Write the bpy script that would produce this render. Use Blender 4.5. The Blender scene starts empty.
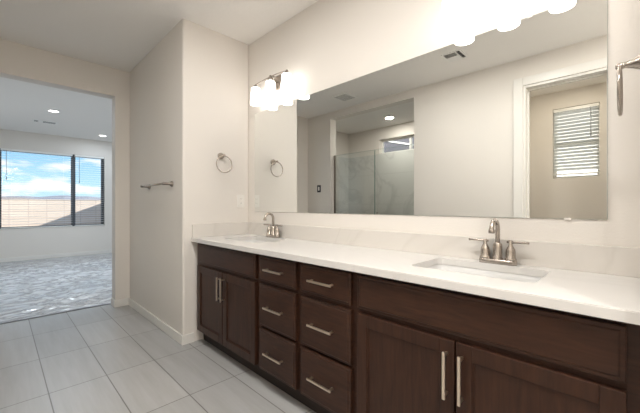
import bpy, bmesh, math, random
from mathutils import Vector, Matrix, noise
C = bpy.context.scene
COL = C.collection
R = math.radians
PI = math.pi
random.seed(4)

# ------------------------------------------------------------------ camera
cam_d = bpy.data.cameras.new('camera'); cam = bpy.data.objects.new('camera', cam_d); COL.objects.link(cam)
cam.location = (2.7235, -1.739, 1.17); cam.rotation_euler = (R(90), 0, R(44.97))
cam_d.sensor_width = 36; cam_d.lens = 36 * 321.9 / 640; cam_d.shift_y = -1.0 / 640; cam_d.clip_start = .02; cam_d.clip_end = 500
C.camera = cam

# ------------------------------------------------------------------ world: blue sky with clouds
W = bpy.data.worlds.new('sky'); C.world = W; W.use_nodes = True
nt = W.node_tree; nt.nodes.clear()
def wn(t, **k):
    n = nt.nodes.new(t)
    for a, b in k.items(): setattr(n, a, b)
    return n
tc = wn('ShaderNodeTexCoord'); mp = wn('ShaderNodeMapping'); mp.inputs['Scale'].default_value = (1, 1, 3.2); mp.inputs['Location'].default_value = (.3, .1, .35)
nz = wn('ShaderNodeTexNoise'); nz.inputs['Scale'].default_value = 7.5; nz.inputs['Detail'].default_value = 7; nz.inputs['Roughness'].default_value = .55
rp = wn('ShaderNodeValToRGB'); rp.color_ramp.elements[0].position = .50; rp.color_ramp.elements[1].position = .60
sx = wn('ShaderNodeSeparateXYZ'); gr = wn('ShaderNodeValToRGB')
gr.color_ramp.elements[0].position = 0.0; gr.color_ramp.elements[0].color = (.56, .80, .93, 1)
gr.color_ramp.elements[1].position = .55; gr.color_ramp.elements[1].color = (.16, .38, .72, 1)
e = gr.color_ramp.elements.new(.14); e.color = (.30, .60, .88, 1)
mx = wn('ShaderNodeMix', data_type='RGBA'); mx.inputs['B'].default_value = (.93, .94, .97, 1)
bg = wn('ShaderNodeBackground'); bg.inputs['Strength'].default_value = .56; wo = wn('ShaderNodeOutputWorld')
L = nt.links.new
L(tc.outputs['Generated'], mp.inputs['Vector']); L(mp.outputs[0], nz.inputs['Vector']); L(nz.outputs['Fac'], rp.inputs[0])
L(tc.outputs['Generated'], sx.inputs[0]); L(sx.outputs['Z'], gr.inputs[0]); L(gr.outputs[0], mx.inputs['A']); L(rp.outputs[0], mx.inputs['Factor'])
L(mx.outputs['Result'], bg.inputs[0]); L(bg.outputs[0], wo.inputs[0])

# ------------------------------------------------------------------ sun (low, raking along the yard)
sd = bpy.data.lights.new('sun', 'SUN'); sd.energy = 4.4; sd.angle = R(.6); sd.color = (1, .93, .84)
so = bpy.data.objects.new('sun', sd); COL.objects.link(so); so.location = (-8, 6, 6)
so.rotation_euler = Vector((-.36, -.9, -.39)).to_track_quat('-Z', 'Y').to_euler()

C.view_settings.view_transform = 'Standard'; C.view_settings.look = 'None'
C.view_settings.gamma = 1; C.view_settings.use_curve_mapping = False
C.view_settings.exposure = 1.26
C.cycles.use_denoising = True
C.cycles.max_bounces = 12; C.cycles.diffuse_bounces = 7; C.cycles.glossy_bounces = 6; C.cycles.transparent_max_bounces = 24; C.cycles.transmission_bounces = 8
C.cycles.caustics_reflective = False; C.cycles.caustics_refractive = False
C.cycles.sample_clamp_indirect = 6

SHADE_E = 2.0      # opal vanity shades
DL_BATH_FILL = 5.9       # W of each ceiling downlight added to fill the bathroom
DL_BED = 12.5
DL_SHOWER = 5.5
COOL = (.78, .89, 1.0)

# ------------------------------------------------------------------ materials
def mat(name, col=(.8, .8, .8), rough=.5, metal=0, spec=.5, emit=None, es=0, bump=None, trans=0, aniso=None):
    m = bpy.data.materials.new(name); m.use_nodes = True
    b = m.node_tree.nodes['Principled BSDF']
    b.inputs['Base Color'].default_value = (*col, 1); b.inputs['Roughness'].default_value = rough
    b.inputs['Metallic'].default_value = metal; b.inputs['Specular IOR Level'].default_value = spec
    if emit: b.inputs['Emission Color'].default_value = (*emit, 1); b.inputs['Emission Strength'].default_value = es
    if bump:
        sc_, st, dist = bump
        n = m.node_tree.nodes; l = m.node_tree.links.new
        g = n.new('ShaderNodeNewGeometry'); t = n.new('ShaderNodeTexNoise'); t.inputs['Scale'].default_value = sc_; t.inputs['Detail'].default_value = 3
        bp = n.new('ShaderNodeBump'); bp.inputs['Strength'].default_value = st; bp.inputs['Distance'].default_value = dist
        l(g.outputs['Position'], t.inputs['Vector']); l(t.outputs['Fac'], bp.inputs['Height']); l(bp.outputs[0], b.inputs['Normal'])
    return m
def N(m, t, **k):
    n = m.node_tree.nodes.new(t)
    for a, b in k.items(): setattr(n, a, b)
    return n
def BS(m): return m.node_tree.nodes['Principled BSDF']
def posmap(m, scale=(1, 1, 1), loc=(0, 0, 0), rot=(0, 0, 0)):
    g = N(m, 'ShaderNodeNewGeometry'); p = N(m, 'ShaderNodeMapping')
    p.inputs['Scale'].default_value = scale; p.inputs['Location'].default_value = loc; p.inputs['Rotation'].default_value = rot
    m.node_tree.links.new(g.outputs['Position'], p.inputs['Vector']); return p.outputs[0]

M = {}
M['wall'] = mat('wall_paint', (.74, .705, .66), .62, spec=.3, bump=(95, .22, .004))
M['ceiling'] = mat('ceiling_paint', (.86, .845, .82), .8, spec=.2, bump=(38, .30, .006))
M['trim'] = mat('trim_paint', (.76, .745, .71), .35)
M['vinyl'] = mat('white_vinyl', (.84, .84, .82), .35)
M['bronze_frame'] = mat('grey_window_frame', (.075, .085, .10), .45)
M['nickel'] = mat('brushed_nickel', (.46, .41, .365), .26, metal=1)
M['nickel_dark'] = mat('satin_nickel', (.30, .265, .235), .30, metal=1)
M['pull'] = mat('champagne_pull', (.80, .69, .56), .30, metal=1)
M['porcelain'] = mat('porcelain', (.66, .66, .65), .12)
M['plastic_white'] = mat('white_plastic', (.80, .78, .74), .4)
M['plastic_black'] = mat('black_plastic', (.02, .02, .025), .4)
M['dark'] = mat('dark_void', (.02, .018, .016), .8)
M['duct'] = mat('duct_grey', (.10, .10, .10), .8)
M['blind'] = mat('blind_slat', (.82, .83, .83), .5)
M['shade'] = mat('opal_glass', (.9, .88, .85), .3, emit=(1, .945, .89), es=SHADE_E)
M['lens'] = mat('downlight_lens', (.9, .9, .9), .4, emit=(1, .95, .88), es=6)
M['lens_bed'] = mat('downlight_lens_bedroom', (.9, .9, .9), .4, emit=(1, .96, .92), es=5)
M['mirror'] = mat('mirror_silver', (.90, .915, .90), 0.0, metal=1)
M['mirror_edge'] = mat('mirror_edge', (.35, .40, .38), .2)
M['carpet'] = mat('carpet', (.44, .435, .43), .95, spec=.1, bump=(300, .6, .006))
M['gravel'] = mat('gravel', (.42, .34, .28), .95, bump=(60, .8, .02))
M['stucco'] = mat('stucco_grey', (.11, .11, .13), .9, bump=(60, .4, .01))
M['stucco_tan'] = mat('stucco_tan', (.62, .52, .44), .9)
M['bounce_stucco'] = mat('bounce_stucco', (.80, .79, .76), .9)
M['roof'] = mat('roof_tile', (.25, .22, .21), .9)
M['fascia'] = mat('fascia_white', (.85, .84, .82), .5)
M['hill'] = mat('hill', (.24, .25, .29), 1)
M['strip'] = mat('transition_strip', (.16, .16, .17), .5)
M['tinted'] = mat('blind_wand', (.30, .32, .34), .3)

# dark stained wood
m = M['wood'] = mat('espresso_wood', (.06, .03, .02), .40, spec=.32)
v = posmap(m, (7, 7, 55), rot=(0, 0, 0))
def wood_setup(m, v):
    t = N(m, 'ShaderNodeTexNoise'); t.inputs['Scale'].default_value = 1.4; t.inputs['Detail'].default_value = 5; t.inputs['Distortion'].default_value = .5
    r = N(m, 'ShaderNodeValToRGB'); r.color_ramp.elements[0].position = .25; r.color_ramp.elements[0].color = (.024, .0098, .0056, 1)
    r.color_ramp.elements[1].position = .8; r.color_ramp.elements[1].color = (.058, .0235, .0125, 1)
    l = m.node_tree.links.new
    l(v, t.inputs['Vector']); l(t.outputs['Fac'], r.inputs[0]); l(r.outputs[0], BS(m).inputs['Base Color'])
wood_setup(m, v)
m = M['wood_v'] = mat('espresso_wood_vertical', (.06, .03, .02), .40, spec=.32)
wood_setup(m, posmap(m, (45, 45, 4)))
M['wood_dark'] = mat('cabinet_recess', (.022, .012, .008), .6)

# quartz / marble
def marble(name, base, vein, scale, rough, amt=1.0, tile=None):
    m = mat(name, base, rough)
    l = m.node_tree.links.new
    v = posmap(m)
    t = N(m, 'ShaderNodeTexNoise'); t.inputs['Scale'].default_value = scale; t.inputs['Detail'].default_value = 6; t.inputs['Distortion'].default_value = 1.6
    a = N(m, 'ShaderNodeMath', operation='SUBTRACT'); a.inputs[1].default_value = .5
    b = N(m, 'ShaderNodeMath', operation='ABSOLUTE')
    r = N(m, 'ShaderNodeValToRGB'); r.color_ramp.elements[0].position = 0; r.color_ramp.elements[0].color = (*vein, 1)
    r.color_ramp.elements[1].position = .035 * amt; r.color_ramp.elements[1].color = (*base, 1)
    l(v, t.inputs['Vector']); l(t.outputs['Fac'], a.inputs[0]); l(a.outputs[0], b.inputs[0]); l(b.outputs[0], r.inputs[0])
    out = r.outputs[0]
    if tile:
        w_, h_, mort, mcol, sw, sh = tile
        bt = N(m, 'ShaderNodeTexBrick'); bt.offset = 0; bt.inputs['Scale'].default_value = 1
        bt.inputs['Brick Width'].default_value = w_; bt.inputs['Row Height'].default_value = h_; bt.inputs['Mortar Size'].default_value = mort; bt.inputs['Mortar Smooth'].default_value = .1
        g = N(m, 'ShaderNodeNewGeometry'); s = N(m, 'ShaderNodeSeparateXYZ'); ad = N(m, 'ShaderNodeMath', operation='ADD'); c = N(m, 'ShaderNodeCombineXYZ')
        l(g.outputs['Position'], s.inputs[0]); l(s.outputs['X'], ad.inputs[0]); l(s.outputs['Y'], ad.inputs[1]); l(ad.outputs[0], c.inputs[0]); l(s.outputs['Z'], c.inputs[1])
        l(c.outputs[0], bt.inputs['Vector'])
        x = N(m, 'ShaderNodeMix', data_type='RGBA'); x.inputs['B'].default_value = (*mcol, 1)
        l(bt.outputs['Fac'], x.inputs['Factor']); l(out, x.inputs['A']); out = x.outputs['Result']
    l(out, BS(m).inputs['Base Color'])
    return m
M['quartz'] = marble('quartz_top', (.68, .665, .645), (.66, .645, .625), 1.1, .25, .5)
M['splash'] = marble('quartz_splash', (.66, .63, .59), (.62, .59, .55), 1.3, .25, 1.2)
M['shower_tile'] = marble('marble_tile', (.66, .66, .64), (.56, .56, .545), 1.0, .2, 1.1, (1.2, .60, .004, (.55, .55, .53), 0, 0))

# floor tile
m = M['tile'] = mat('floor_tile', (.5, .5, .5), .38, spec=.5)
l = m.node_tree.links.new
v = posmap(m, loc=(1.155 + 6.35, 1.515 + 3.07, 0))
bt = N(m, 'ShaderNodeTexBrick'); bt.offset = 0; bt.squash = 1; bt.inputs['Scale'].default_value = 1
bt.inputs['Brick Width'].default_value = .635; bt.inputs['Row Height'].default_value = .307; bt.inputs['Mortar Size'].default_value = .0034; bt.inputs['Mortar Smooth'].default_value = .15
bt.inputs['Color1'].default_value = (.41, .412, .412, 1); bt.inputs['Color2'].default_value = (.47, .47, .465, 1); bt.inputs['Mortar'].default_value = (.20, .19, .18, 1)
l(v, bt.inputs['Vector'])
v2 = posmap(m, scale=(1.3, 16, 1)); t = N(m, 'ShaderNodeTexNoise'); t.inputs['Scale'].default_value = 1; t.inputs['Detail'].default_value = 6; t.inputs['Roughness'].default_value = .65
l(v2, t.inputs['Vector'])
r = N(m, 'ShaderNodeValToRGB'); r.color_ramp.elements[0].position = .3; r.color_ramp.elements[0].color = (.84, .83, .81, 1); r.color_ramp.elements[1].position = .7; r.color_ramp.elements[1].color = (1.0, 1.0, 1.0, 1)
l(t.outputs['Fac'], r.inputs[0])
mu = N(m, 'ShaderNodeMix', data_type='RGBA', blend_type='MULTIPLY'); mu.inputs['Factor'].default_value = 1
l(bt.outputs['Color'], mu.inputs['A']); l(r.outputs[0], mu.inputs['B']); l(mu.outputs['Result'], BS(m).inputs['Base Color'])
bp = N(m, 'ShaderNodeBump'); bp.invert = True; bp.inputs['Strength'].default_value = .5; bp.inputs['Distance'].default_value = .002
l(bt.outputs['Fac'], bp.inputs['Height']); l(bp.outputs[0], BS(m).inputs['Normal'])

# block wall
m = M['block'] = mat('concrete_block', (.5, .4, .35), .95)
l = m.node_tree.links.new
g = N(m, 'ShaderNodeNewGeometry'); s = N(m, 'ShaderNodeSeparateXYZ'); c = N(m, 'ShaderNodeCombineXYZ'); ad = N(m, 'ShaderNodeMath', operation='ADD')
l(g.outputs['Position'], s.inputs[0]); l(s.outputs['Y'], ad.inputs[0]); l(s.outputs['X'], ad.inputs[1]); l(ad.outputs[0], c.inputs[0]); l(s.outputs['Z'], c.inputs[1])
bt = N(m, 'ShaderNodeTexBrick'); bt.offset = 0; bt.inputs['Scale'].default_value = 1; bt.inputs['Brick Width'].default_value = .42; bt.inputs['Row Height'].default_value = .2
bt.inputs['Mortar Size'].default_value = .012; bt.inputs['Color1'].default_value = (.74, .64, .55, 1); bt.inputs['Color2'].default_value = (.78, .68, .59, 1); bt.inputs['Mortar'].default_value = (.63, .53, .46, 1)
l(c.outputs[0], bt.inputs['Vector']); l(bt.outputs['Color'], BS(m).inputs['Base Color'])

# clear glass (thin)
def glass(name, tint, gl=.08, refl=(1, 1, 1)):
    m = bpy.data.materials.new(name); m.use_nodes = True; nt = m.node_tree; nt.nodes.clear()
    o = nt.nodes.new('ShaderNodeOutputMaterial'); x = nt.nodes.new('ShaderNodeMixShader'); tr = nt.nodes.new('ShaderNodeBsdfTransparent'); g = nt.nodes.new('ShaderNodeBsdfGlossy')
    fr = nt.nodes.new('ShaderNodeFresnel'); fr.inputs['IOR'].default_value = 1.45
    tr.inputs[0].default_value = (*tint, 1); g.inputs[0].default_value = (*refl, 1); g.inputs['Roughness'].default_value = .02
    nt.links.new(fr.outputs[0], x.inputs[0]); nt.links.new(tr.outputs[0], x.inputs[1]); nt.links.new(g.outputs[0], x.inputs[2]); nt.links.new(x.outputs[0], o.inputs[0])
    return m
M['glass'] = glass('window_glass', (.97, .98, .98))
M['shower_glass'] = glass('shower_glass', (.97, .985, .975))
M['glass_edge'] = mat('glass_edge', (.25, .36, .31), .2)

# plastic film
m = bpy.data.materials.new('plastic_film'); m.use_nodes = True; nt = m.node_tree; nt.nodes.clear()
o = nt.nodes.new('ShaderNodeOutputMaterial'); x = nt.nodes.new('ShaderNodeMixShader'); tr = nt.nodes.new('ShaderNodeBsdfTransparent'); pb = nt.nodes.new('ShaderNodeBsdfPrincipled')
pb.inputs['Base Color'].default_value = (.80, .81, .83, 1); pb.inputs['Roughness'].default_value = .24; pb.inputs['Specular IOR Level'].default_value = .8
nf = nt.nodes.new('ShaderNodeTexNoise'); nf.inputs['Scale'].default_value = 1; nf.inputs['Detail'].default_value = 4; nf.inputs['Distortion'].default_value = 1.2
gf = nt.nodes.new('ShaderNodeNewGeometry'); mf = nt.nodes.new('ShaderNodeMapping'); mf.inputs['Scale'].default_value = (4.6, 2.2, 1); mf.inputs['Rotation'].default_value = (0, 0, .35)
sf = nt.nodes.new('ShaderNodeMath'); sf.operation = 'SUBTRACT'; sf.inputs[1].default_value = .5; af = nt.nodes.new('ShaderNodeMath'); af.operation = 'ABSOLUTE'
rf = nt.nodes.new('ShaderNodeValToRGB'); rf.color_ramp.elements[0].position = .0; rf.color_ramp.elements[0].color = (.32, .32, .32, 1)   # thin clearer lines imitate crease shade; the rest stays cloudy white
rf.color_ramp.elements[1].position = .09; rf.color_ramp.elements[1].color = (.80, .80, .80, 1)
nt.links.new(gf.outputs['Position'], mf.inputs['Vector']); nt.links.new(mf.outputs[0], nf.inputs['Vector']); nt.links.new(nf.outputs['Fac'], sf.inputs[0]); nt.links.new(sf.outputs[0], af.inputs[0])
nt.links.new(af.outputs[0], rf.inputs[0]); nt.links.new(rf.outputs[0], x.inputs[0])
nt.links.new(tr.outputs[0], x.inputs[1]); nt.links.new(pb.outputs[0], x.inputs[2]); nt.links.new(x.outputs[0], o.inputs[0])
M['film'] = m

# translucent blind slat for the bright little window
m = bpy.data.materials.new('blind_slat_bright'); m.use_nodes = True; nt = m.node_tree; nt.nodes.clear()
o = nt.nodes.new('ShaderNodeOutputMaterial'); x = nt.nodes.new('ShaderNodeMixShader'); tr = nt.nodes.new('ShaderNodeBsdfTranslucent'); pb = nt.nodes.new('ShaderNodeBsdfPrincipled')
pb.inputs['Base Color'].default_value = (.86, .87, .87, 1); pb.inputs['Roughness'].default_value = .5; tr.inputs[0].default_value = (.9, .92, .92, 1)
x.inputs[0].default_value = .3
nt.links.new(tr.outputs[0], x.inputs[1]); nt.links.new(pb.outputs[0], x.inputs[2]); nt.links.new(x.outputs[0], o.inputs[0])
M['slat_bright'] = m

# ------------------------------------------------------------------ mesh helpers
def new(): return bmesh.new()
def box(bm, x0, x1, y0, y1, z0, z1, bev=0, seg=2, only=None):
    r = bmesh.ops.create_cube(bm, size=1)
    vs = r['verts']
    for v in vs:
        v.co = ((x0 + x1) / 2 + v.co.x * (x1 - x0), (y0 + y1) / 2 + v.co.y * (y1 - y0), (z0 + z1) / 2 + v.co.z * (z1 - z0))
    if bev:
        es = {e for v in vs for e in v.link_edges}
        if only == 'z': es = {e for e in es if abs(e.verts[0].co.z - e.verts[1].co.z) > 1e-6}
        bmesh.ops.bevel(bm, geom=list(es), offset=bev, segments=seg, affect='EDGES', profile=.5)
    return vs
def lathe(bm, prof, o=(0, 0, 0), axis='z', seg=24, cap=True):
    """prof: list of (r, h). spins about axis"""
    rings = []
    o = Vector(o)
    for r, h in prof:
        ring = []
        for i in range(seg):
            a = 2 * PI * i / seg
            p = Vector((r * math.cos(a), r * math.sin(a), h))
            if axis == 'x': p = Vector((p.z, p.x, p.y))
            elif axis == 'y': p = Vector((p.y, p.z, p.x))
            ring.append(bm.verts.new(o + p))
        rings.append(ring)
    for a, b in zip(rings, rings[1:]):
        for i in range(seg):
            f = bm.faces.new((a[i], a[(i + 1) % seg], b[(i + 1) % seg], b[i])); f.smooth = True
    if cap:
        bm.faces.new(rings[0][::-1]); bm.faces.new(rings[-1])
def tube(bm, pts, r, seg=12, cap=True, closed=False):
    pts = [Vector(p) for p in pts]; rings = []
    n = len(pts); up = None
    for i, p in enumerate(pts):
        if closed: d = pts[(i + 1) % n] - pts[i - 1]
        else: d = pts[min(i + 1, n - 1)] - pts[max(i - 1, 0)]
        d.normalize()
        if up is None:
            up = Vector((0, 0, 1)) if abs(d.z) < .9 else Vector((1, 0, 0))
        a = d.cross(up).normalized(); up = a.cross(d).normalized()
        rr = r[i] if isinstance(r, (list, tuple)) else r
        rings.append([bm.verts.new(p + a * rr * math.cos(2 * PI * k / seg) + up * rr * math.sin(2 * PI * k / seg)) for k in range(seg)])
    prs = list(zip(rings, rings[1:])) + ([(rings[-1], rings[0])] if closed else [])
    for A, B in prs:
        for k in range(seg):
            f = bm.faces.new((A[k], A[(k + 1) % seg], B[(k + 1) % seg], B[k])); f.smooth = True
    if cap and not closed: bm.faces.new(rings[0][::-1]); bm.faces.new(rings[-1])
def prism(bm, poly, x0, x1):
    """poly in (y,z), extruded along x"""
    a = [bm.verts.new((x0, y, z)) for y, z in poly]; b = [bm.verts.new((x1, y, z)) for y, z in poly]
    bm.faces.new(a[::-1]); bm.faces.new(b); n = len(poly)
    for i in range(n): bm.faces.new((a[i], a[(i + 1) % n], b[(i + 1) % n], b[i]))
def obj(name, bm, m, parent=None, smooth=False):
    bmesh.ops.recalc_face_normals(bm, faces=bm.faces[:])
    me = bpy.data.meshes.new(name); bm.to_mesh(me); bm.free()
    if smooth:
        for p in me.polygons: p.use_smooth = True
    me.materials.append(M[m] if isinstance(m, str) else m)
    o = bpy.data.objects.new(name, me); COL.objects.link(o)
    if parent is not None: o.parent = parent
    return o
def struct(name, bm, m, parent=None):
    o = obj(name, bm, m, parent)
    if parent is None: o['kind'] = 'structure'
    return o
def thing(name, label, cat, loc=(0, 0, 0), rz=0, group=None):
    o = bpy.data.objects.new(name, None); COL.objects.link(o); o.location = loc; o.rotation_euler = (0, 0, rz); o.empty_display_size = .05
    o['label'] = label; o['category'] = cat
    if group: o['group'] = group
    return o
def tag(o, label, cat, group=None):
    o['label'] = label; o['category'] = cat
    if group: o['group'] = group
    return o
def copy_tree(o, parent=None):
    c = o.copy(); COL.objects.link(c); c.parent = parent
    for ch in list(o.children):
        copy_tree(ch, c)
    return c

H = 2.743
XL, XB = -1.552, -6.575
D0, D1 = -2.238, -2.386
YR = -3.74
RET = -.641

# ------------------------------------------------------------------ floors, ceiling
b = new(); box(b, -1.74, 4.0, YR, 0.0, -.06, 0); struct('floor', b, 'tile')
b = new(); box(b, XB, -1.74, D1, 2.4, -.06, 0.0); struct('floor', b, 'carpet')
b = new(); box(b, -1.762, -1.736, -1.74, -.79, 0, .006, .002, 1); struct('trim_1', b, 'strip')
b = new(); box(b, XB - .15, 4.15, YR - .15, 2.55, H, H + .12); struct('ceiling', b, 'ceiling')

# ------------------------------------------------------------------ walls
b = new(); box(b, XL, 4.15, 0.0, .15, 0, H); struct('wall_back', b, 'wall')
b = new(); box(b, XL, 0, RET, 0, 0, H, .018, 4, 'z'); struct('wall_return_left', b, 'wall')
b = new(); box(b, 2.745, 4.0, RET, 0, 0, H, .018, 4, 'z'); struct('wall_return_right', b, 'wall')
b = new(); box(b, 4.0, 4.15, YR, 0, 0, H); struct('wall_right', b, 'wall')
# wall with the bedroom opening
OY0, OY1, OH = -1.74, -.785, 2.425
def holed(name, axis, a0, a1, t0, t1, holes, m='wall', z0=0, z1=H, split=False):
    """wall running along axis ('x'|'y') from a0..a1, thickness t0..t1; holes (h0,h1,zlo,zhi)"""
    b = new()
    def bx(p0, p1, q0, q1):
        if p1 - p0 < 1e-4 or q1 - q0 < 1e-4: return
        if split:
            bb = new(); box(bb, p0, p1, t0, t1, q0, q1); struct(name, bb, m); return
        if axis == 'y': box(b, t0, t1, p0, p1, q0, q1)
        else: box(b, p0, p1, t0, t1, q0, q1)
    cur = a0
    for h0, h1, lo, hi in sorted(holes):
        bx(cur, h0, z0, z1); bx(h0, h1, z0, lo); bx(h0, h1, hi, z1); cur = h1
    bx(cur, a1, z0, z1)
    if split: b.free(); return
    bmesh.ops.remove_doubles(b, verts=b.verts[:], dist=1e-5)
    return struct(name, b, m)
holed('wall_doorway', 'y', D1, 2.4, -1.70, XL, [(OY0, OY1, 0, OH)])
SX0, SX1, SH = -.997, .552, 2.63
CX0, CX1, CH = 1.832, 2.52, 2.44
holed('wall_front', 'x', -2.0, 4.0, D1, D0, [(SX0, SX1, 0, SH), (CX0, CX1, 0, CH)], split=True)
SW = (-1.046, -.10, 2.216, 2.50); CW = (1.846, 2.342, 1.545, 2.505)
holed('wall_rear', 'x', -2.0, 4.15, YR - .15, YR, [SW, CW])
b = new(); box(b, -2.0, -1.85, YR, D1, 0, H); struct('wall_shower_left', b, 'wall')
b = new(); box(b, .75, .90, YR, D1, 0, H); struct('wall_shower_right', b, 'wall')
b = new(); box(b, 1.30, 1.45, YR, D1, 0, H); struct('wall_closet_left', b, 'wall')
b = new(); box(b, 2.62, 2.77, YR, D1, 0, H); struct('wall_closet_right', b, 'wall')
# bedroom
BW = (-2.30, .11, .675, 2.355)
holed('wall_bedroom_window', 'y', D1, 2.4, XB - .15, XB, [BW])
b = new(); box(b, XB - .15, -2.0, D1 - .15, D1, 0, H); struct('wall_bedroom_left', b, 'wall')
holed('wall_bedroom_right', 'x', XB - .15, XL, 2.4, 2.55, [])
# tile faces of the shower, up to a line under the ceiling
def wall_tile(name, x0, x1, y0, y1, z0, z1): 
    b = new(); box(b, x0, x1, y0, y1, z0, z1); return struct(name, b, 'shower_tile')
TZ = 2.21
b = new(); box(b, -1.85, .75, YR, YR + .012, 0, TZ); struct('wall_tile_rear', b, 'shower_tile')
b = new(); box(b, -1.85, -1.838, YR + .012, D1, 0, TZ); struct('wall_tile_left', b, 'shower_tile')
b = new(); box(b, .738, .75, YR + .012, D1, 0, TZ); struct('wall_tile_right', b, 'shower_tile')

# baseboards
def base(name, x0, x1, y0, y1):
    b = new(); box(b, x0, x1, y0, y1, 0, .083, .004, 2); return struct(name, b, 'trim')
base('baseboard_towel_wall', XL, .013, RET - .013, RET)
base('baseboard_return_left', 0, .013, RET, -.548)
base('baseboard_doorway_right', XL, XL + .013, OY1 - .013, RET - .013)
base('baseboard_doorway_jamb', -1.70, XL, OY1 - .013, OY1)
base('baseboard_doorway_left', XL, XL + .013, D0, OY0 + .013)
base('baseboard_doorway_left_jamb', -1.70, XL, OY0, OY0 + .013)
base('baseboard_front_left', XL + .013, SX0, D0, D0 + .013)
base('baseboard_front_middle', SX1, CX0 - .095, D0, D0 + .013)
base('baseboard_front_right', CX1 + .095, 4.0, D0, D0 + .013)
base('baseboard_return_right', 2.745, 4.0, RET - .013, RET)
base('baseboard_right', 3.987, 4.0, D0 + .013, RET - .013)
base('baseboard_bedroom_window', XB, XB + .013, D1, 2.4)
base('baseboard_bedroom_left', XB + .013, -1.70, D1, D1 + .013)
base('baseboard_bedroom_right', XB + .013, -1.70, 2.387, 2.4)
base('baseboard_bedroom_door', -1.713, -1.70, OY1, 2.387)

# closet door casing (trim)
b = new()
for (x0, x1) in ((CX0 - .092, CX0 - .004), (CX1 + .004, CX1 + .092)):
    box(b, x0, x1, D0, D0 + .018, 0, CH + .092, .004, 2)
box(b, CX0 - .004, CX1 + .004, D0, D0 + .018, CH + .004, CH + .092, .004, 2)
struct('trim_2', b, 'trim')
b = new()
box(b, CX0, CX0 + .018, D1, D0, 0, CH); box(b, CX1 - .018, CX1, D1, D0, 0, CH); box(b, CX0 + .018, CX1 - .018, D1, D0, CH - .018, CH)
box(b, CX0 + .018, CX0 + .030, D1 + .02, D1 + .055, 0, CH - .018); box(b, CX1 - .03, CX1 - .018, D1 + .02, D1 + .055, 0, CH - .018); box(b, CX0 + .03, CX1 - .03, D1 + .02, D1 + .055, CH - .03, CH - .018)
struct('trim_3', b, 'trim')

# ------------------------------------------------------------------ windows
def empty_struct(name, loc=(0, 0, 0)):
    o = bpy.data.objects.new(name, None); COL.objects.link(o); o.location = loc; o['kind'] = 'structure'; o.empty_display_size = .05; return o
w1 = empty_struct('window_1')
xf0, xf1 = XB - .13, XB - .075
b = new(); f = .045
box(b, xf0, xf1, BW[0], BW[1], BW[2], BW[2] + f, .003, 1); box(b, xf0, xf1, BW[0], BW[1], BW[3] - f, BW[3], .003, 1)
for y0, y1 in ((BW[0], BW[0] + f), (BW[1] - f - .01, BW[1])): box(b, xf0, xf1, y0, y1, BW[2] + f, BW[3] - f)
obj('window_frame', b, 'bronze_frame', w1)
for yc in (-1.725, -.495):
    b = new(); box(b, xf0, xf1 + .012, yc - .04, yc + .04, BW[2] + f * .3, BW[3] - f * .3, .003, 1); obj('mullion', b, 'bronze_frame', w1)
for y0, y1 in ((BW[0] + f, -1.765), (-1.685, -.535), (-.455, BW[1] - f - .01)):
    b = new(); box(b, -6.688, -6.684, y0, y1, BW[2] + f, BW[3] - f); obj('pane', b, 'glass', w1)
b = new(); box(b, XB - .075, XB + .012, BW[0] - .0, BW[1] + .0, BW[2] - .0, BW[2] + .012, .003, 1); obj('window_sill', b, 'trim', w1)
# shower window
w3 = empty_struct('window_3'); x0, x1, z0, z1 = SW
b = new(); ya, yb = YR - .145, YR - .10; f = .03
box(b, x0, x1, ya, yb, z0, z0 + f); box(b, x0, x1, ya, yb, z1 - f, z1); box(b, x0, x0 + f, ya, yb, z0 + f, z1 - f); box(b, x1 - f, x1, ya, yb, z0 + f, z1 - f); box(b, -.42, -.38, ya, yb + .004, z0 + f, z1 - f)
obj('window_frame', b, 'vinyl', w3)
b = new(); box(b, x0 + f, x1 - f, YR - .127, YR - .123, z0 + f, z1 - f); obj('pane', b, 'glass', w3)
# closet window
w4 = empty_struct('window_4'); x0, x1, z0, z1 = CW
b = new()
box(b, x0, x1, ya, yb, z0, z0 + f); box(b, x0, x1, ya, yb, z1 - f, z1); box(b, x0, x0 + f, ya, yb, z0 + f, z1 - f); box(b, x1 - f, x1, ya, yb, z0 + f, z1 - f)
box(b, x0 + f, x1 - f, ya, yb + .004, 2.01, 2.05)
obj('window_frame', b, 'vinyl', w4)
b = new(); box(b, x0 + f, x1 - f, YR - .127, YR - .123, z0 + f, z1 - f); obj('pane', b, 'glass', w4)

# ------------------------------------------------------------------ blinds
def blind(label, loc, rz, width, height, pitch, tilt, slatmat, wand_x, wand_len, group=None, depth=.046, thick=.0028, drop=0, wand='tinted'):
    """hangs in local xz plane, centred in x, top at z=0"""
    t = thing('window_blind', label, 'window blind', loc, rz, group)
    b = new(); box(b, -width / 2, width / 2, -.026, .026, -.040, 0, .003, 1); obj('headrail', b, 'vinyl', t)
    b = new(); z = -.07
    while z > -height + .03:
        vs = box(b, -width / 2 + .003, width / 2 - .003, -depth / 2, depth / 2, -thick / 2, thick / 2)
        bmesh.ops.rotate(b, verts=vs, cent=(0, 0, 0), matrix=Matrix.Rotation(tilt, 3, 'X')); bmesh.ops.translate(b, verts=vs, vec=(0, 0, z)); z -= pitch
    obj('slats', b, slatmat, t)
    b = new(); box(b, -width / 2 + .003, width / 2 - .003, -.024, .024, -height, -height + .016, .002, 1); obj('bottom_rail', b, 'vinyl', t)
    for x in (-width * .36, width * .36):
        b = new(); tube(b, [(x, -.0255, -.04), (x, -.0255, -height + .01)], .0008, 6); obj('ladder_cord', b, 'vinyl', t)
    b = new(); tube(b, [(wand_x, -.034, -.035), (wand_x, -.036, -wand_len + .06)], .004, 8); tube(b, [(wand_x, -.036, -wand_len + .06), (wand_x, -.036, -wand_len)], .0075, 8)
    obj('wand', b, wand, t)
    return t
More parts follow.
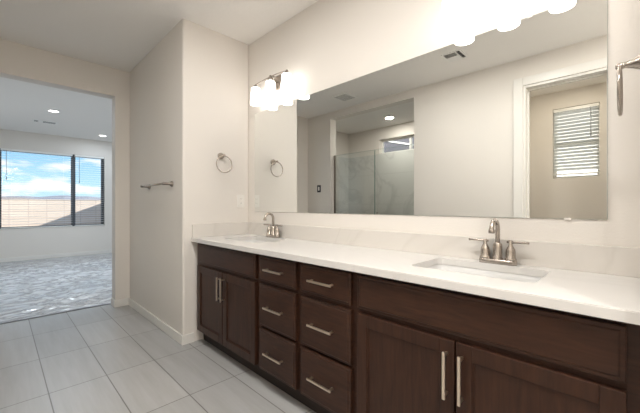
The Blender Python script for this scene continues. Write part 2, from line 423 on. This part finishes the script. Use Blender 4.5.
# bedroom: faces +x ; local -y should face the room (+x) -> rz = 90deg maps local -y to +x
GB = 'blinds across the bedroom window'
for lab, y0, y1 in (('open white slatted blind over the left section of the wide bedroom window', BW[0] + .01, -1.735),
                    ('open white slatted blind over the wide middle section of the bedroom window', -1.70, -.515),
                    ('narrow open white slatted blind over the right section of the bedroom window', -.475, BW[1] - .01)):
    w = y1 - y0
    blind(lab, (XB - .035, (y0 + y1) / 2, BW[3] - .002), R(90), w, BW[3] - BW[2] - .02, .052, R(4), 'blind', -w / 2 + .085, .66, GB)
blind('white slatted blind, tilted nearly shut, on the small closet window', ((CW[0] + CW[1]) / 2, YR - .04, CW[3] - .004), R(180), CW[1] - CW[0] - .012, CW[3] - CW[2] - .05, .045, R(-44), 'slat_bright', -.16, .42, wand='tinted')

# ------------------------------------------------------------------ outside
b = new(); box(b, -140, 60, -90, 90, -.55, -.35); struct('ground_outside', b, 'gravel')
b = new(); box(b, -10.45, -10.25, -14, 1.25, -.35, 1.335); box(b, -10.46, -10.24, -14, 1.25, 1.335, 1.36); o = obj('yard_wall', b, 'block'); tag(o, 'tan concrete block wall closing off the yard, seen through the bedroom blinds', 'wall'); 
b = new(); box(b, -10.25, -6.9, 1.0, 1.17, -.35, 1.36); o = obj('side_wall', b, 'block'); tag(o, 'block wall along the side of the yard, shading the rear wall', 'wall')
b = new()
hv = []
for i in range(61):
    y = -80 + i * 3; hv.append((y, 3.0 + 1.9 * noise.noise(Vector((y * .045, 3.1, 0))) + .5 * noise.noise(Vector((y * .2, 1.1, 0)))))
fr = [b.verts.new((-118, y, -.4)) for y, z in hv]; mid = [b.verts.new((-125, y, z + .9)) for y, z in hv]; bk = [b.verts.new((-135, y, -.4)) for y, z in hv]
for i in range(60):
    b.faces.new((fr[i], fr[i + 1], mid[i + 1], mid[i])); b.faces.new((mid[i], mid[i + 1], bk[i + 1], bk[i]))
struct('hills_outside', b, 'hill')
def house(label, x, y, w, d, h, rh, wm='stucco_tan', rm='roof'):
    t = thing('neighbouring_house', label, 'house', (x, y, -.35), 0, 'houses beyond the yard wall')
    b = new(); box(b, -d / 2, d / 2, -w / 2, w / 2, 0, h); obj('house_wall', b, wm, t)
    b = new(); o_ = .4
    A = [b.verts.new(p) for p in ((-d / 2 - o_, -w / 2 - o_, h), (d / 2 + o_, -w / 2 - o_, h), (d / 2 + o_, w / 2 + o_, h), (-d / 2 - o_, w / 2 + o_, h))]
    B = [b.verts.new(p) for p in ((0, -w / 2 + d / 2, h + rh), (0, w / 2 - d / 2, h + rh))]
    b.faces.new(A[::-1]); b.faces.new((A[1], A[2], B[1], B[0])); b.faces.new((A[3], A[0], B[0], B[1])); b.faces.new((A[0], A[1], B[0])); b.faces.new((A[2], A[3], B[1]))
    obj('roof', b, rm, t)
    return t
for i, (x, y, w, d, h, rh, lab) in enumerate(((-62, -3, 13, 7, 2.2, .6, 'low tan house with grey roof beyond the yard wall, left in the window'),
                                 (-66, 17, 11, 7, 2.2, .7, 'low tan house beyond the yard wall, behind the middle pane'),
                                 (-60, 31, 12, 7, 2.1, .6, 'low tan house beyond the yard wall, behind the right pane'))):
    house(lab, x, y, w, d, h, rh)
# neighbour seen through the shower window
t = thing('side_house', 'grey stuccoed neighbouring house with white sloping fascia, seen through the high shower window', 'house', (-2.5, -8.0, -.35))
b = new(); box(b, -7, 2.6, -3, 0, 0, 5.2); obj('house_wall', b, 'stucco', t)
b = new(); prism(b, [(0, 0), (.05, 0), (.05, .05), (0, .05)], -.62, .62)
bmesh.ops.rotate(b, verts=b.verts[:], cent=(0, 0, 0), matrix=Matrix.Rotation(R(15), 3, 'Y')); bmesh.ops.translate(b, verts=b.verts[:], vec=(-.72, .0, 3.66))
obj('fascia', b, 'fascia', t)

t = thing('side_house', 'added pale stuccoed house wall bouncing sunlight into the small closet window', 'house', (6.2, -8.0, -.35))  # wall added outside as a sunlit reflector to brighten the closet blind
b = new(); box(b, -5.4, 3, -3, 0, 0, 5.6); obj('house_wall', b, 'bounce_stucco', t)
b = new(); box(b, -5.6, 3.2, -3.2, .25, 5.6, 5.8); obj('roof', b, 'roof', t)

# ------------------------------------------------------------------ vanity cabinets
YF = -.545            # door faces
YC = -.521            # carcass face
CT0, CT1 = .862, .895
def front(bm, x0, x1, z0, z1, shaker=True, rail=.056):
    y0, y1 = YF, YC
    if shaker:
        dep = .009
        xs = (x0, x0 + rail, x1 - rail, x1); zs = (z0, z0 + rail, z1 - rail, z1)
        box(bm, x0, x1, YF + dep, y1, z0 + .001, z1 - .001)
        box(bm, x0, xs[1], y0, YF + dep + .001, z0, z1, .0025, 2); box(bm, xs[2], x1, y0, YF + dep + .001, z0, z1, .0025, 2)
        box(bm, xs[1], xs[2], y0, YF + dep + .001, z0, zs[1], .0025, 2); box(bm, xs[1], xs[2], y0, YF + dep + .001, zs[2], z1, .0025, 2)
        # inner bead
        g = .006
        box(bm, xs[1], xs[1] + g, y0 + .005, YF + dep + .001, zs[1], zs[2]); box(bm, xs[2] - g, xs[2], y0 + .005, YF + dep + .001, zs[1], zs[2])
        box(bm, xs[1] + g, xs[2] - g, y0 + .005, YF + dep + .001, zs[1], zs[1] + g); box(bm, xs[1] + g, xs[2] - g, y0 + .005, YF + dep + .001, zs[2] - g, zs[2])
    else:
        # slab with a stepped, bevelled edge
        s = .012
        o = [(x0, z0), (x1, z0), (x1, z1), (x0, z1)]
        def ring(ins, y): return [bm.verts.new((x + (ins if x == x0 else -ins), y, z + (ins if z == z0 else -ins))) for x, z in o]
        rr = [ring(0, y1), ring(0, y0 + .006), ring(.003, y0 + .004), ring(s, y0 + .0035), ring(s + .004, y0), ]
        for A, B in zip(rr, rr[1:]):
            for k in range(4): bm.faces.new((A[k], A[(k + 1) % 4], B[(k + 1) % 4], B[k]))
        bm.faces.new(rr[-1]); bm.faces.new(rr[0][::-1])
def pull(cx, cz, length, vertical, parent):
    b = new(); t = .0055; y0, y1 = YF - .034, YF - .025; hl = length / 2
    if vertical:
        box(b, cx - t, cx + t, y0, y1, cz - hl, cz + hl, .0012, 1)
        for s in (-1, 1): box(b, cx - t * .8, cx + t * .8, y1, YF, cz + s * (hl - .014) - .005, cz + s * (hl - .014) + .005)
    else:
        box(b, cx - hl, cx + hl, y0, y1, cz - t, cz + t, .0012, 1)
        for s in (-1, 1): box(b, cx + s * (hl - .014) - .005, cx + s * (hl - .014) + .005, y1, YF, cz - t * .8, cz + t * .8)
    return obj('handle', b, 'pull', parent)
def carcass(t, x0, x1):
    b = new(); w = .035
    # face frame: stiles and rails, with side panels, bottom and back behind
    box(b, x0, x0 + w, YC, YC + .019, .108, CT0); box(b, x1 - w, x1, YC, YC + .019, .108, CT0)
    for z0, z1 in ((.108, .135), (.65, .70), (.83, CT0)): box(b, x0 + w, x1 - w, YC, YC + .019, z0, z1)
    box(b, x0, x0 + .016, YC + .019, -.002, .108, CT0); box(b, x1 - .016, x1, YC + .019, -.002, .108, CT0)
    box(b, x0, x0 + .016, -.452, -.002, .0, .108); box(b, x1 - .016, x1, -.452, -.002, .0, .108)
    box(b, x0 + .016, x1 - .016, YC + .019, -.014, .108, .124); box(b, x0 + .016, x1 - .016, -.014, -.002, .0, CT0)
    obj('cabinet_body', b, 'wood', t)
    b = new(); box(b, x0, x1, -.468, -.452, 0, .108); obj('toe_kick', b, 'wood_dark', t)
def sink_cab(label, x0, x1, fx0, fx1):
    t = thing('sink_cabinet', label, 'cabinet', (0, 0, 0), 0, 'vanity cabinets')
    carcass(t, x0, x1)
    b = new(); front(b, fx0, fx1, .688, .843, False); obj('false_front', b, 'wood', t)
    mid = (fx0 + fx1) / 2
    for a0, a1, hx in ((fx0, mid - .0035, mid - .030), (mid + .0035, fx1, mid + .026)):
        b = new(); front(b, a0, a1, .118, .665); d = obj('door', b, 'wood_v', t)
        pull(hx, .541, .176, True, d)
    return t
def drawer_cab(label, x0, x1, fx0, fx1):
    t = thing('drawer_cabinet', label, 'cabinet', (0, 0, 0), 0, 'vanity cabinets')
    carcass(t, x0, x1)
    for z0, z1, hz in ((.688, .843, .769), (.397, .665, .532), (.118, .382, .246)):
        b = new(); front(b, fx0, fx1, z0, z1, False); d = obj('drawer', b, 'wood', t)
        pull((fx0 + fx1) / 2 - .006, hz, .175, False, d)
    return t
sink_cab('dark wood cabinet with two doors under the far left sink', .016, .948, .058, .925)
drawer_cab('dark wood three-drawer cabinet, the left of the two beside each other', .948, 1.350, .968, 1.330)
drawer_cab('dark wood three-drawer cabinet, the right one next to the near sink doors', 1.350, 1.753, 1.372, 1.734)
sink_cab('dark wood cabinet with two doors under the near right sink', 1.753, 2.725, 1.776, 2.695)

# ------------------------------------------------------------------ countertop with two cut-outs
SINKS = ((.475, 'left'), (2.213, 'right')); SWD, SY0, SY1 = .245, -.402, -.092
def rrect(cx, hw, y0, y1, r, n=5):
    pts = []
    for (x, y, a0) in ((cx + hw - r, y1 - r, 0), (cx - hw + r, y1 - r, 90), (cx - hw + r, y0 + r, 180), (cx + hw - r, y0 + r, 270)):
        for k in range(n + 1):
            a = R(a0 + 90 * k / n); pts.append((x + r * math.cos(a), y + r * math.sin(a)))
    return pts
b = new()
def loop(bm, pts, z): return [bm.verts.new((x, y, z)) for x, y in pts]
outer = [(.001, -.001), (.001, -.572), (2.744, -.572), (2.744, -.001)]
for z in (CT1, CT0):
    es = []
    for pts in [outer] + [rrect(cx, SWD, SY0, SY1, .03) for cx, _ in SINKS]:
        vs = loop(b, pts, z); es += [b.edges.new((vs[i], vs[(i + 1) % len(vs)])) for i in range(len(vs))]
    bmesh.ops.triangle_fill(b, use_beauty=True, use_dissolve=False, edges=es)
# join top/bottom rims
def bridge(pts, closed=True):
    def fnd(x, y, z): return min(b.verts, key=lambda v: (v.co - Vector((x, y, z))).length)
    n = len(pts)
    for i in range(n):
        p, q = pts[i], pts[(i + 1) % n]
        b.faces.new((fnd(*p, CT1), fnd(*q, CT1), fnd(*q, CT0), fnd(*p, CT0)))
bridge(outer)
for cx, _ in SINKS: bridge(rrect(cx, SWD, SY0, SY1, .03))
bmesh.ops.bevel(b, geom=[e for e in b.edges if abs(e.verts[0].co.z - CT1) < 1e-5 and abs(e.verts[1].co.z - CT1) < 1e-5 and abs(e.verts[0].co.y + .572) < 1e-5 and abs(e.verts[1].co.y + .572) < 1e-5], offset=.003, segments=2, affect='EDGES')
o = obj('countertop', b, 'quartz'); tag(o, 'long white quartz countertop with two rectangular undermount sinks cut in', 'countertop')
# backsplashes
b = new(); box(b, .020, 2.725, -.020, -.001, CT1, 1.008, .0015, 1); o = obj('backsplash', b, 'splash'); tag(o, 'long pale veined stone backsplash under the mirror', 'backsplash')
b = new(); box(b, .001, .020, -.566, -.001, CT1, 1.008, .0015, 1); o = obj('backsplash', b, 'splash'); tag(o, 'short side backsplash on the left wall below the towel ring', 'backsplash')
b = new(); box(b, 2.725, 2.744, -.566, -.001, CT1, 1.008, .0015, 1); o = obj('backsplash', b, 'splash'); tag(o, 'short side backsplash at the right end of the countertop', 'backsplash')

# sinks
def make_sink(cx, label):
    t = thing('sink', label, 'sink', (cx, (SY0 + SY1) / 2, CT0 - .15), 0, 'undermount sinks')
    b = new(); hy = (SY1 - SY0) / 2
    levels = [(SWD + .02, hy + .02, .15, .04), (SWD + .002, hy + .002, .15, .03), (SWD - .002, hy - .002, .12, .035), (SWD - .028, hy - .018, .035, .05), (SWD - .06, hy - .045, .006, .06), (.05, .04, .0, .038)]
    rings = [[b.verts.new((x, y, z)) for x, y in rrect(0, hw, -h_, h_, r)] for hw, h_, z, r in levels]
    out = [[b.verts.new((x, y, z)) for x, y in rrect(0, hw, -h_, h_, r)] for hw, h_, z, r in ((.05, .04, -.012, .038), (SWD - .05, hy - .035, -.006, .06), (SWD - .010, hy - .004, .035, .05), (SWD + .014, hy + .014, .13, .035), (SWD + .02, hy + .02, .138, .04))]
    seq = rings[::-1]
    allr = out[::-1]
    def br(A, B):
        for k in range(len(A)):
            f = b.faces.new((A[k], A[(k + 1) % len(A)], B[(k + 1) % len(A)], B[k])); f.smooth = True
    for A, B in zip(rings, rings[1:]): br(A, B)
    for A, B in zip(out, out[1:]): br(A, B)
    br(out[-1], rings[0]); b.faces.new(rings[-1]); b.faces.new(out[0])
    obj('basin', b, 'porcelain', t)
    b = new(); lathe(b, [(.001, .0055), (.016, .0055), (.020, .004), (.031, .004), (.033, .0)], (0, 0, .0), cap=False); obj('drain', b, 'nickel', t)
    return t
make_sink(SINKS[0][0], 'rectangular white undermount sink at the far left, in front of the smaller-looking faucet')
make_sink(SINKS[1][0], 'rectangular white undermount sink at the near right of the countertop')

# faucets: centerset, brushed nickel
def make_faucet(cx, label):
    t = thing('faucet', label, 'faucet', (cx, -.062, CT1), 0, 'brushed nickel faucets')
    b = new()
    pts = rrect(0, .082, -.027, .027, .0265, 8)
    rr = [[b.verts.new((x * s, y * s2, z)) for x, y in pts] for s, s2, z in ((1, 1, 0), (1, 1, .014), (.98, .94, .021), (.93, .82, .023))]
    for A, B in zip(rr, rr[1:]):
        for k in range(len(A)): f = b.faces.new((A[k], A[(k + 1) % len(A)], B[(k + 1) % len(A)], B[k])); f.smooth = True
    b.faces.new(rr[0][::-1]); b.faces.new(rr[-1]); obj('base_plate', b, 'nickel', t)
    b = new()
    lathe(b, [(.0235, .018), (.0235, .026), (.0205, .030), (.0200, .084), (.0180, .094), (.0125, .100)], (0, 0, 0))
    path = [(0, 0, .09), (0, 0, .120), (0, 0, .162)]
    for k in range(1, 15):
        a = PI * k / 14; path.append((0, -.043 + .043 * math.cos(a), .162 + .043 * math.sin(a)))
    path += [(0, -.086, .157)]
    tube(b, path, .0105, 14)
    lathe(b, [(.0115, .148), (.0135, .150), (.0135, .164), (.0115, .167)], (0, -.086, 0))
    obj('spout', b, 'nickel', t)
    for s in (-1, 1):
        b = new(); lathe(b, [(.0245, .018), (.0245, .028), (.0205, .033), (.0200, .062), (.0185, .072), (.011, .086), (.0085, .092), (.0085, .112), (.0065, .114)], (s * .055, 0, 0)); h = obj('handle', b, 'nickel', t)
        b = new(); tube(b, [(s * .040, 0, .105), (s * .072, -.002, .1055), (s * .105, -.004, .106), (s * .130, -.005, .1062)], [.0056, .0056, .0052, .0050], 10); obj('lever', b, 'nickel', h)
    b = new(); tube(b, [(0, .021, .018), (0, .021, .085)], .0025, 8); lathe(b, [(.004, .085), (.005, .088), (.005, .096), (.003, .099)], (0, .021, 0), seg=10); obj('lift_rod', b, 'nickel', t)
    return t
make_faucet(.478, 'brushed nickel two-handle faucet behind the far left sink')
make_faucet(2.240, 'brushed nickel two-handle faucet behind the near right sink')

# ------------------------------------------------------------------ mirror
MX0, MX1, MZ0, MZ1 = .109, 2.626, 1.113, 2.041
t = thing('mirror', 'long frameless wall mirror above the backsplash', 'mirror', (0, 0, 0))
b = new(); box(b, MX0, MX1, -.005, -.0015, MZ0, MZ1); obj('glass', b, 'mirror', t)
b = new()
for x0, x1, z0, z1 in ((MX0, MX1, MZ0 - .0008, MZ0), (MX0 - .0008, MX0, MZ0, MZ1), (MX1, MX1 + .0008, MZ0, MZ1), (MX0, MX1, MZ1, MZ1 + .0008)): box(b, x0, x1, -.0048, -.001, z0, z1)
obj('edge', b, 'mirror_edge', t)
for x, z0, z1 in ((2.498, MZ0 - .007, MZ0 + .004), (2.36, MZ1 - .006, MZ1 + .010)):
    b = new(); box(b, x - .012, x + .012, -.008, -.001, z0, z1, .002, 1); obj('clip', b, 'wall', t)

# ------------------------------------------------------------------ vanity lights
def make_light(cx, label):
    t = thing('vanity_light', label, 'light fixture', (cx, 0, 2.077), 0, 'three-shade vanity lights')
    yb = -.096; zt = .180
    b = new(); box(b, -.058, .058, -.016, -.001, .105, .225, .004, 2); obj('backplate', b, 'nickel', t)
    b = new()
    pts = [(x, yb + .012 * (1 - (x / .235) ** 2) - .012, zt - .012 + .022 * (1 - (x / .235) ** 2)) for x in [(-.235 + .47 * k / 20) for k in range(21)]]
    tube(b, pts, .0055, 10)
    for s in (-.03, .03): tube(b, [(s, -.012, .172), (s, -.06, .180), (s, yb, zt + .008)], .006, 10)
    obj('arm', b, 'nickel_dark', t)
    for i in (-1, 0, 1):
        x = i * .2185; z = zt - .012 + .022 * (1 - (x / .235) ** 2)
        b = new(); lathe(b, [(.006, z + .014), (.010, z + .010), (.010, z - .004), (.022, z - .010), (.024, z - .020), (.024, .146)], (x, yb, 0), seg=20); obj('socket', b, 'nickel_dark', t)
        b = new()
        prof = [(.026, .152), (.036, .149), (.040, .141), (.046, .075), (.0505, .008), (.0500, .001), (.047, .0), (.043, .075), (.037, .140), (.026, .147)]
        lathe(b, prof, (x, yb, 0), seg=28, cap=False); sh = obj('lamp_shade', b, 'shade', t)
        b = new(); bmesh.ops.create_uvsphere(b, u_segments=16, v_segments=10, radius=.026)
        bmesh.ops.translate(b, verts=b.verts[:], vec=(x, yb, .07)); tube(b, [(x, yb, .085), (x, yb, .147)], .013, 12)
        obj('bulb', b, 'shade', sh, smooth=True)
    return t
make_light(.485, 'three-shade nickel vanity light glowing over the far left sink')
make_light(2.248, 'three-shade nickel vanity light glowing over the near right sink')

# ------------------------------------------------------------------ towel rings / bar
def make_ring(x, y, z, sgn, label):
    t = thing('towel_ring', label, 'towel ring', (x, y, z), 0, 'towel rings')   # origin: wall point of the rosette
    b = new(); pr = [(.029, .0), (.029, .010), (.0275, .018), (.021, .030), (.014, .044), (.0095, .058), (.0095, .064), (.0105, .066), (.0105, .078), (.006, .082)]
    lathe(b, [(r, h * sgn) for r, h in pr], (0, 0, 0), 'x', 20); obj('post', b, 'nickel', t)
    b = new(); n = 40; rr = .075
    tube(b, [(sgn * .071, .0 + rr * math.sin(2 * PI * k / n), -.006 - rr + rr * math.cos(2 * PI * k / n)) for k in range(n)], .0050, 10, closed=True); obj('ring', b, 'nickel', t)
    return t
make_ring(0.0, -.300, 1.622, 1, 'brushed nickel towel ring on the left wall above the side backsplash')
make_ring(2.745, -.310, 1.622, -1, 'nickel towel ring seen edge-on, at the right end of the vanity')
t = thing('towel_bar', 'nickel towel bar on the grey-lit wall between bedroom opening and vanity', 'towel bar', (-.535, RET, 1.362))
for s in (-1, 1):
    b = new(); lathe(b, [(.026, 0), (.026, -.006), (.022, -.012), (.013, -.022), (.011, -.05), (.013, -.062), (.013, -.082), (.009, -.085)], (s * .300, 0, 0), 'y', 20); obj('post', b, 'nickel_dark', t)
b = new(); tube(b, [(-.292, -.071, 0), (.292, -.071, 0)], .0085, 14); obj('bar', b, 'nickel', t)

# ------------------------------------------------------------------ outlet, switch
def rocker_plate(name, label, cat, loc, rz, w, h, pm, im, gangs=1, kind='outlet'):
    t = thing(name, label, cat, loc, rz)
    b = new(); box(b, -w / 2, w / 2, -.006, 0, -h / 2, h / 2, .002, 2); obj('cover_plate', b, pm, t)
    for g_ in range(gangs):
        x = (g_ - (gangs - 1) / 2) * .046
        if kind == 'outlet':
            for dz in (-.021, .021):
                b = new(); box(b, x - .016, x + .016, -.0085, -.006, dz - .0145, dz + .0145, .0015, 1); f_ = obj('receptacle', b, im, t)
                b = new(); box(b, x - .008, x - .006, -.0088, -.0084, dz - .004, dz + .006); box(b, x + .006, x + .008, -.0088, -.0084, dz - .004, dz + .006); obj('slot', b, 'plastic_black', f_)
        else:
            b = new(); box(b, x - .0165, x + .0165, -.010, -.006, -.033, .033, .002, 1); obj('rocker', b, im, t)
    return t
rocker_plate('wall_outlet', 'white electrical outlet plate on the left wall above the counter', 'outlet', (0, -.092, 1.212), R(90), .078, .122, 'plastic_white', 'plastic_white')
rocker_plate('light_switch', 'black framed light switch with pale rocker, seen in the mirror', 'light switch', (-1.262, D0, 1.462), R(180), .088, .125, 'plastic_black', 'plastic_white', kind='switch')

# ------------------------------------------------------------------ ceiling fittings
def downlight(x, y, label, lens, power, col, group, z=H, rad=.085):
    t = thing('downlight', label, 'downlight', (x, y, z), 0, group)
    b = new(); lathe(b, [(rad, -.0005), (rad, -.006), (rad - .018, -.009), (rad - .020, -.004), (rad - .020, -.0005)], seg=32, cap=False); obj('trim_ring', b, 'vinyl', t)
    b = new(); lathe(b, [(.0005, -.0035), (rad - .021, -.0035), (rad - .021, -.0008)], seg=32, cap=False); obj('lens', b, lens, t)
    d = bpy.data.lights.new('downlight_lamp', 'AREA'); d.shape = 'DISK'; d.size = (rad - .022) * 2; d.energy = power; d.color = col
    o = bpy.data.objects.new('downlight_lamp', d); COL.objects.link(o); o.parent = t; o.location = (0, 0, -.010)
    return t
downlight(-4.196, -1.081, 'recessed bedroom ceiling light nearer the bathroom opening', 'lens_bed', DL_BED, COOL, 'bedroom downlights')
downlight(-5.852, -.07, 'recessed bedroom ceiling light near the window wall', 'lens_bed', DL_BED * .25, COOL, 'bedroom downlights')
downlight(-2.9, 1.3, 'added recessed bedroom fill light deep in the room, out of sight', 'lens_bed', DL_BED, COOL, 'bedroom downlights')  # extra lamp added out of view to fill the bedroom
downlight(-.466, -3.22, 'recessed ceiling light glowing over the shower, seen in the mirror', 'lens', DL_SHOWER, (1, .95, .86), 'bathroom downlights')
for x_, w_ in ((1.0, 'left end of the vanity'), (1.9, 'middle of the vanity'), (2.8, 'right end of the vanity')):
    downlight(x_, -1.2, 'added recessed bathroom fill light, out of view, in front of the ' + w_, 'lens', DL_BATH_FILL, (1, .97, .93), 'bathroom downlights')  # row of unseen downlights added to brighten the bathroom evenly
downlight(3.55, -1.5, 'added recessed bathroom fill light, out of view, beyond the end of the vanity', 'lens', 11, (1, .97, .93), 'bathroom downlights')  # unseen lamp added for bounce onto the ceiling and walls
downlight(2.1, -3.1, 'added recessed fill light, out of view, inside the small closet with the blind', 'lens', 3.0, (1, .90, .74), 'bathroom downlights')  # unseen lamp added to light the closet interior

# supply register in the mirror
t = thing('ceiling_vent', 'white ceiling register with dark angled louvres, seen at the mirror top', 'ceiling vent', (1.335, -1.665, H))
b = new(); hw, hy = .10, .115
box(b, -hw, hw, -hy, -hy + .018, -.008, -.0005, .002, 1); box(b, -hw, hw, hy - .018, hy, -.008, -.0005, .002, 1)
box(b, -hw, -hw + .018, -hy + .018, hy - .018, -.008, -.0005); box(b, hw - .018, hw, -hy + .018, hy - .018, -.008, -.0005)
box(b, .036, .046, -hy + .018, hy - .018, -.008, -.0005); box(b, -hw + .018, .036, -.006, .006, -.008, -.0005)
obj('frame', b, 'vinyl', t)
b = new(); box(b, -hw + .018, hw - .018, -hy + .018, hy - .018, -.002, -.0006); obj('duct', b, 'dark', t)
def louvres(x0, x1, y0, y1, along, n, tilt):
    b = new()
    for k in range(n):
        f = (k + .5) / n
        if along == 'x':
            vs = box(b, x0, x1, -.0055, .0055, -.0005, .0005); bmesh.ops.rotate(b, verts=vs, cent=(0, 0, 0), matrix=Matrix.Rotation(tilt, 3, 'X')); bmesh.ops.translate(b, verts=vs, vec=(0, y0 + (y1 - y0) * f, -.006))
        else:
            vs = box(b, -.0055, .0055, y0, y1, -.0005, .0005); bmesh.ops.rotate(b, verts=vs, cent=(0, 0, 0), matrix=Matrix.Rotation(tilt, 3, 'Y')); bmesh.ops.translate(b, verts=vs, vec=(x0 + (x1 - x0) * f, 0, -.006))
    obj('louvres', b, 'vinyl', t)
louvres(-hw + .018, .036, .006, hy - .018, 'x', 6, R(-50))
louvres(-hw + .018, .036, -hy + .018, -.006, 'x', 8, R(12))
louvres(.046, hw - .018, -hy + .018, hy - .018, 'y', 3, R(50))
t = thing('exhaust_fan', 'plain square exhaust fan grille on the ceiling, seen in the mirror', 'exhaust fan', (-.30, -1.80, H))
b = new(); box(b, -.13, .13, -.13, .13, -.020, -.0005, .008, 3); obj('cover', b, 'vinyl', t)
b = new()
for k in range(9): box(b, -.105, .105, -.10 + k * .025 - .004, -.10 + k * .025 + .004, -.0206, -.0195)
obj('grille', b, 'duct', t)
# bedroom register
t = thing('ceiling_vent', 'white ceiling register with dark slots in the bedroom ceiling', 'ceiling vent', (-5.2, -1.11, H))
b = new(); box(b, -.09, .09, -.18, .18, -.008, -.0005, .003, 1); obj('frame', b, 'vinyl', t)
b = new()
for y0, y1 in ((-.155, -.10), (-.03, .15)):
    for k in range(4): box(b, -.06 + k * .034 , -.06 + k * .034 + .018, y0, y1, -.0086, -.0075)
obj('slots', b, 'duct', t)

# ------------------------------------------------------------------ shower enclosure
GY0, GY1 = -2.352, -2.342; GZ = 2.02
t = thing('shower_enclosure', 'frameless glass shower panel and door set in the opening, seen in the mirror', 'shower screen', (0, 0, 0))
mx_ = -.165
b = new(); box(b, SX0 + .004, mx_ - .002, GY0, GY1, .11, GZ); obj('glass_panel', b, 'shower_glass', t)
b = new(); box(b, mx_ + .003, SX1 - .006, GY0, GY1, .11, GZ); dr = obj('glass_door', b, 'shower_glass', t)
b = new(); box(b, mx_ - .002, mx_ + .003, GY0 - .002, GY1 + .002, .11, GZ); obj('seal', b, 'glass_edge', t)
b = new(); box(b, SX0 + .004, mx_ - .002, GY0, GY1, GZ, GZ + .002); box(b, mx_ + .003, SX1 - .006, GY0, GY1, GZ, GZ + .002); obj('top_edge', b, 'glass_edge', t)
b = new(); box(b, SX0, SX0 + .018, GY0 - .01, GY1 + .01, .10, GZ); obj('channel', b, 'nickel_dark', t)
for z in (.45, 1.78):
    b = new(); box(b, SX1 - .055, SX1, GY0 - .008, GY1 + .008, z, z + .09, .003, 1); obj('hinge', b, 'nickel_dark', dr)
b = new(); tube(b, [(mx_ + .07, GY1, 1.07), (mx_ + .07, GY1 + .035, 1.07), (mx_ + .07, GY1 + .035, .90), (mx_ + .07, GY1, .90)], .007, 10); obj('handle', b, 'nickel_dark', dr)
b = new(); box(b, SX0, SX1, D1, D0, 0, .10); struct('trim_4', b, 'shower_tile')

# ------------------------------------------------------------------ plastic film over the bedroom carpet
b = new()
NX, NY = 430, 350
x0, x1, y0, y1 = -6.50, -1.765, D1 + .03, 2.3
def film_z(x, y):
    p = Vector((x, y, 0))
    w = noise.noise_vector(p * .9) * .7
    q = p + w
    a = 1 - abs(noise.noise(Vector((q.x * 6.0, q.y * 2.2, 1.3)))) * 4.5
    c = 1 - abs(noise.noise(Vector((q.x * 2.6 + q.y * 1.8, q.y * 6.4 - q.x * 2.0, 7.7)))) * 4.5
    d = 1 - abs(noise.noise(Vector((q.x * 13, q.y * 9, 4.7)))) * 4
    m_ = .55 + .45 * noise.noise(p * .8)
    z = .034 * max(a, 0) ** 1.3 + .030 * max(c, 0) ** 1.3 + .012 * max(d, 0) ** 1.3
    far = 1 if x > -5.0 else max(.25, 1 - (-5.0 - x) * .55)
    edge = min(1, .25 + max(0, -1.765 - x) * 2.5)
    return .005 + z * m_ * far * edge * .62
vs = [[b.verts.new((x0 + (x1 - x0) * i / NX, y0 + (y1 - y0) * j / NY, film_z(x0 + (x1 - x0) * i / NX, y0 + (y1 - y0) * j / NY))) for j in range(NY + 1)] for i in range(NX + 1)]
for i in range(NX):
    for j in range(NY):
        b.faces.new((vs[i][j], vs[i + 1][j], vs[i + 1][j + 1], vs[i][j + 1]))
o = obj('plastic_sheet', b, 'film', smooth=True); tag(o, 'crinkled clear plastic film laid over the bedroom carpet', 'plastic sheet')
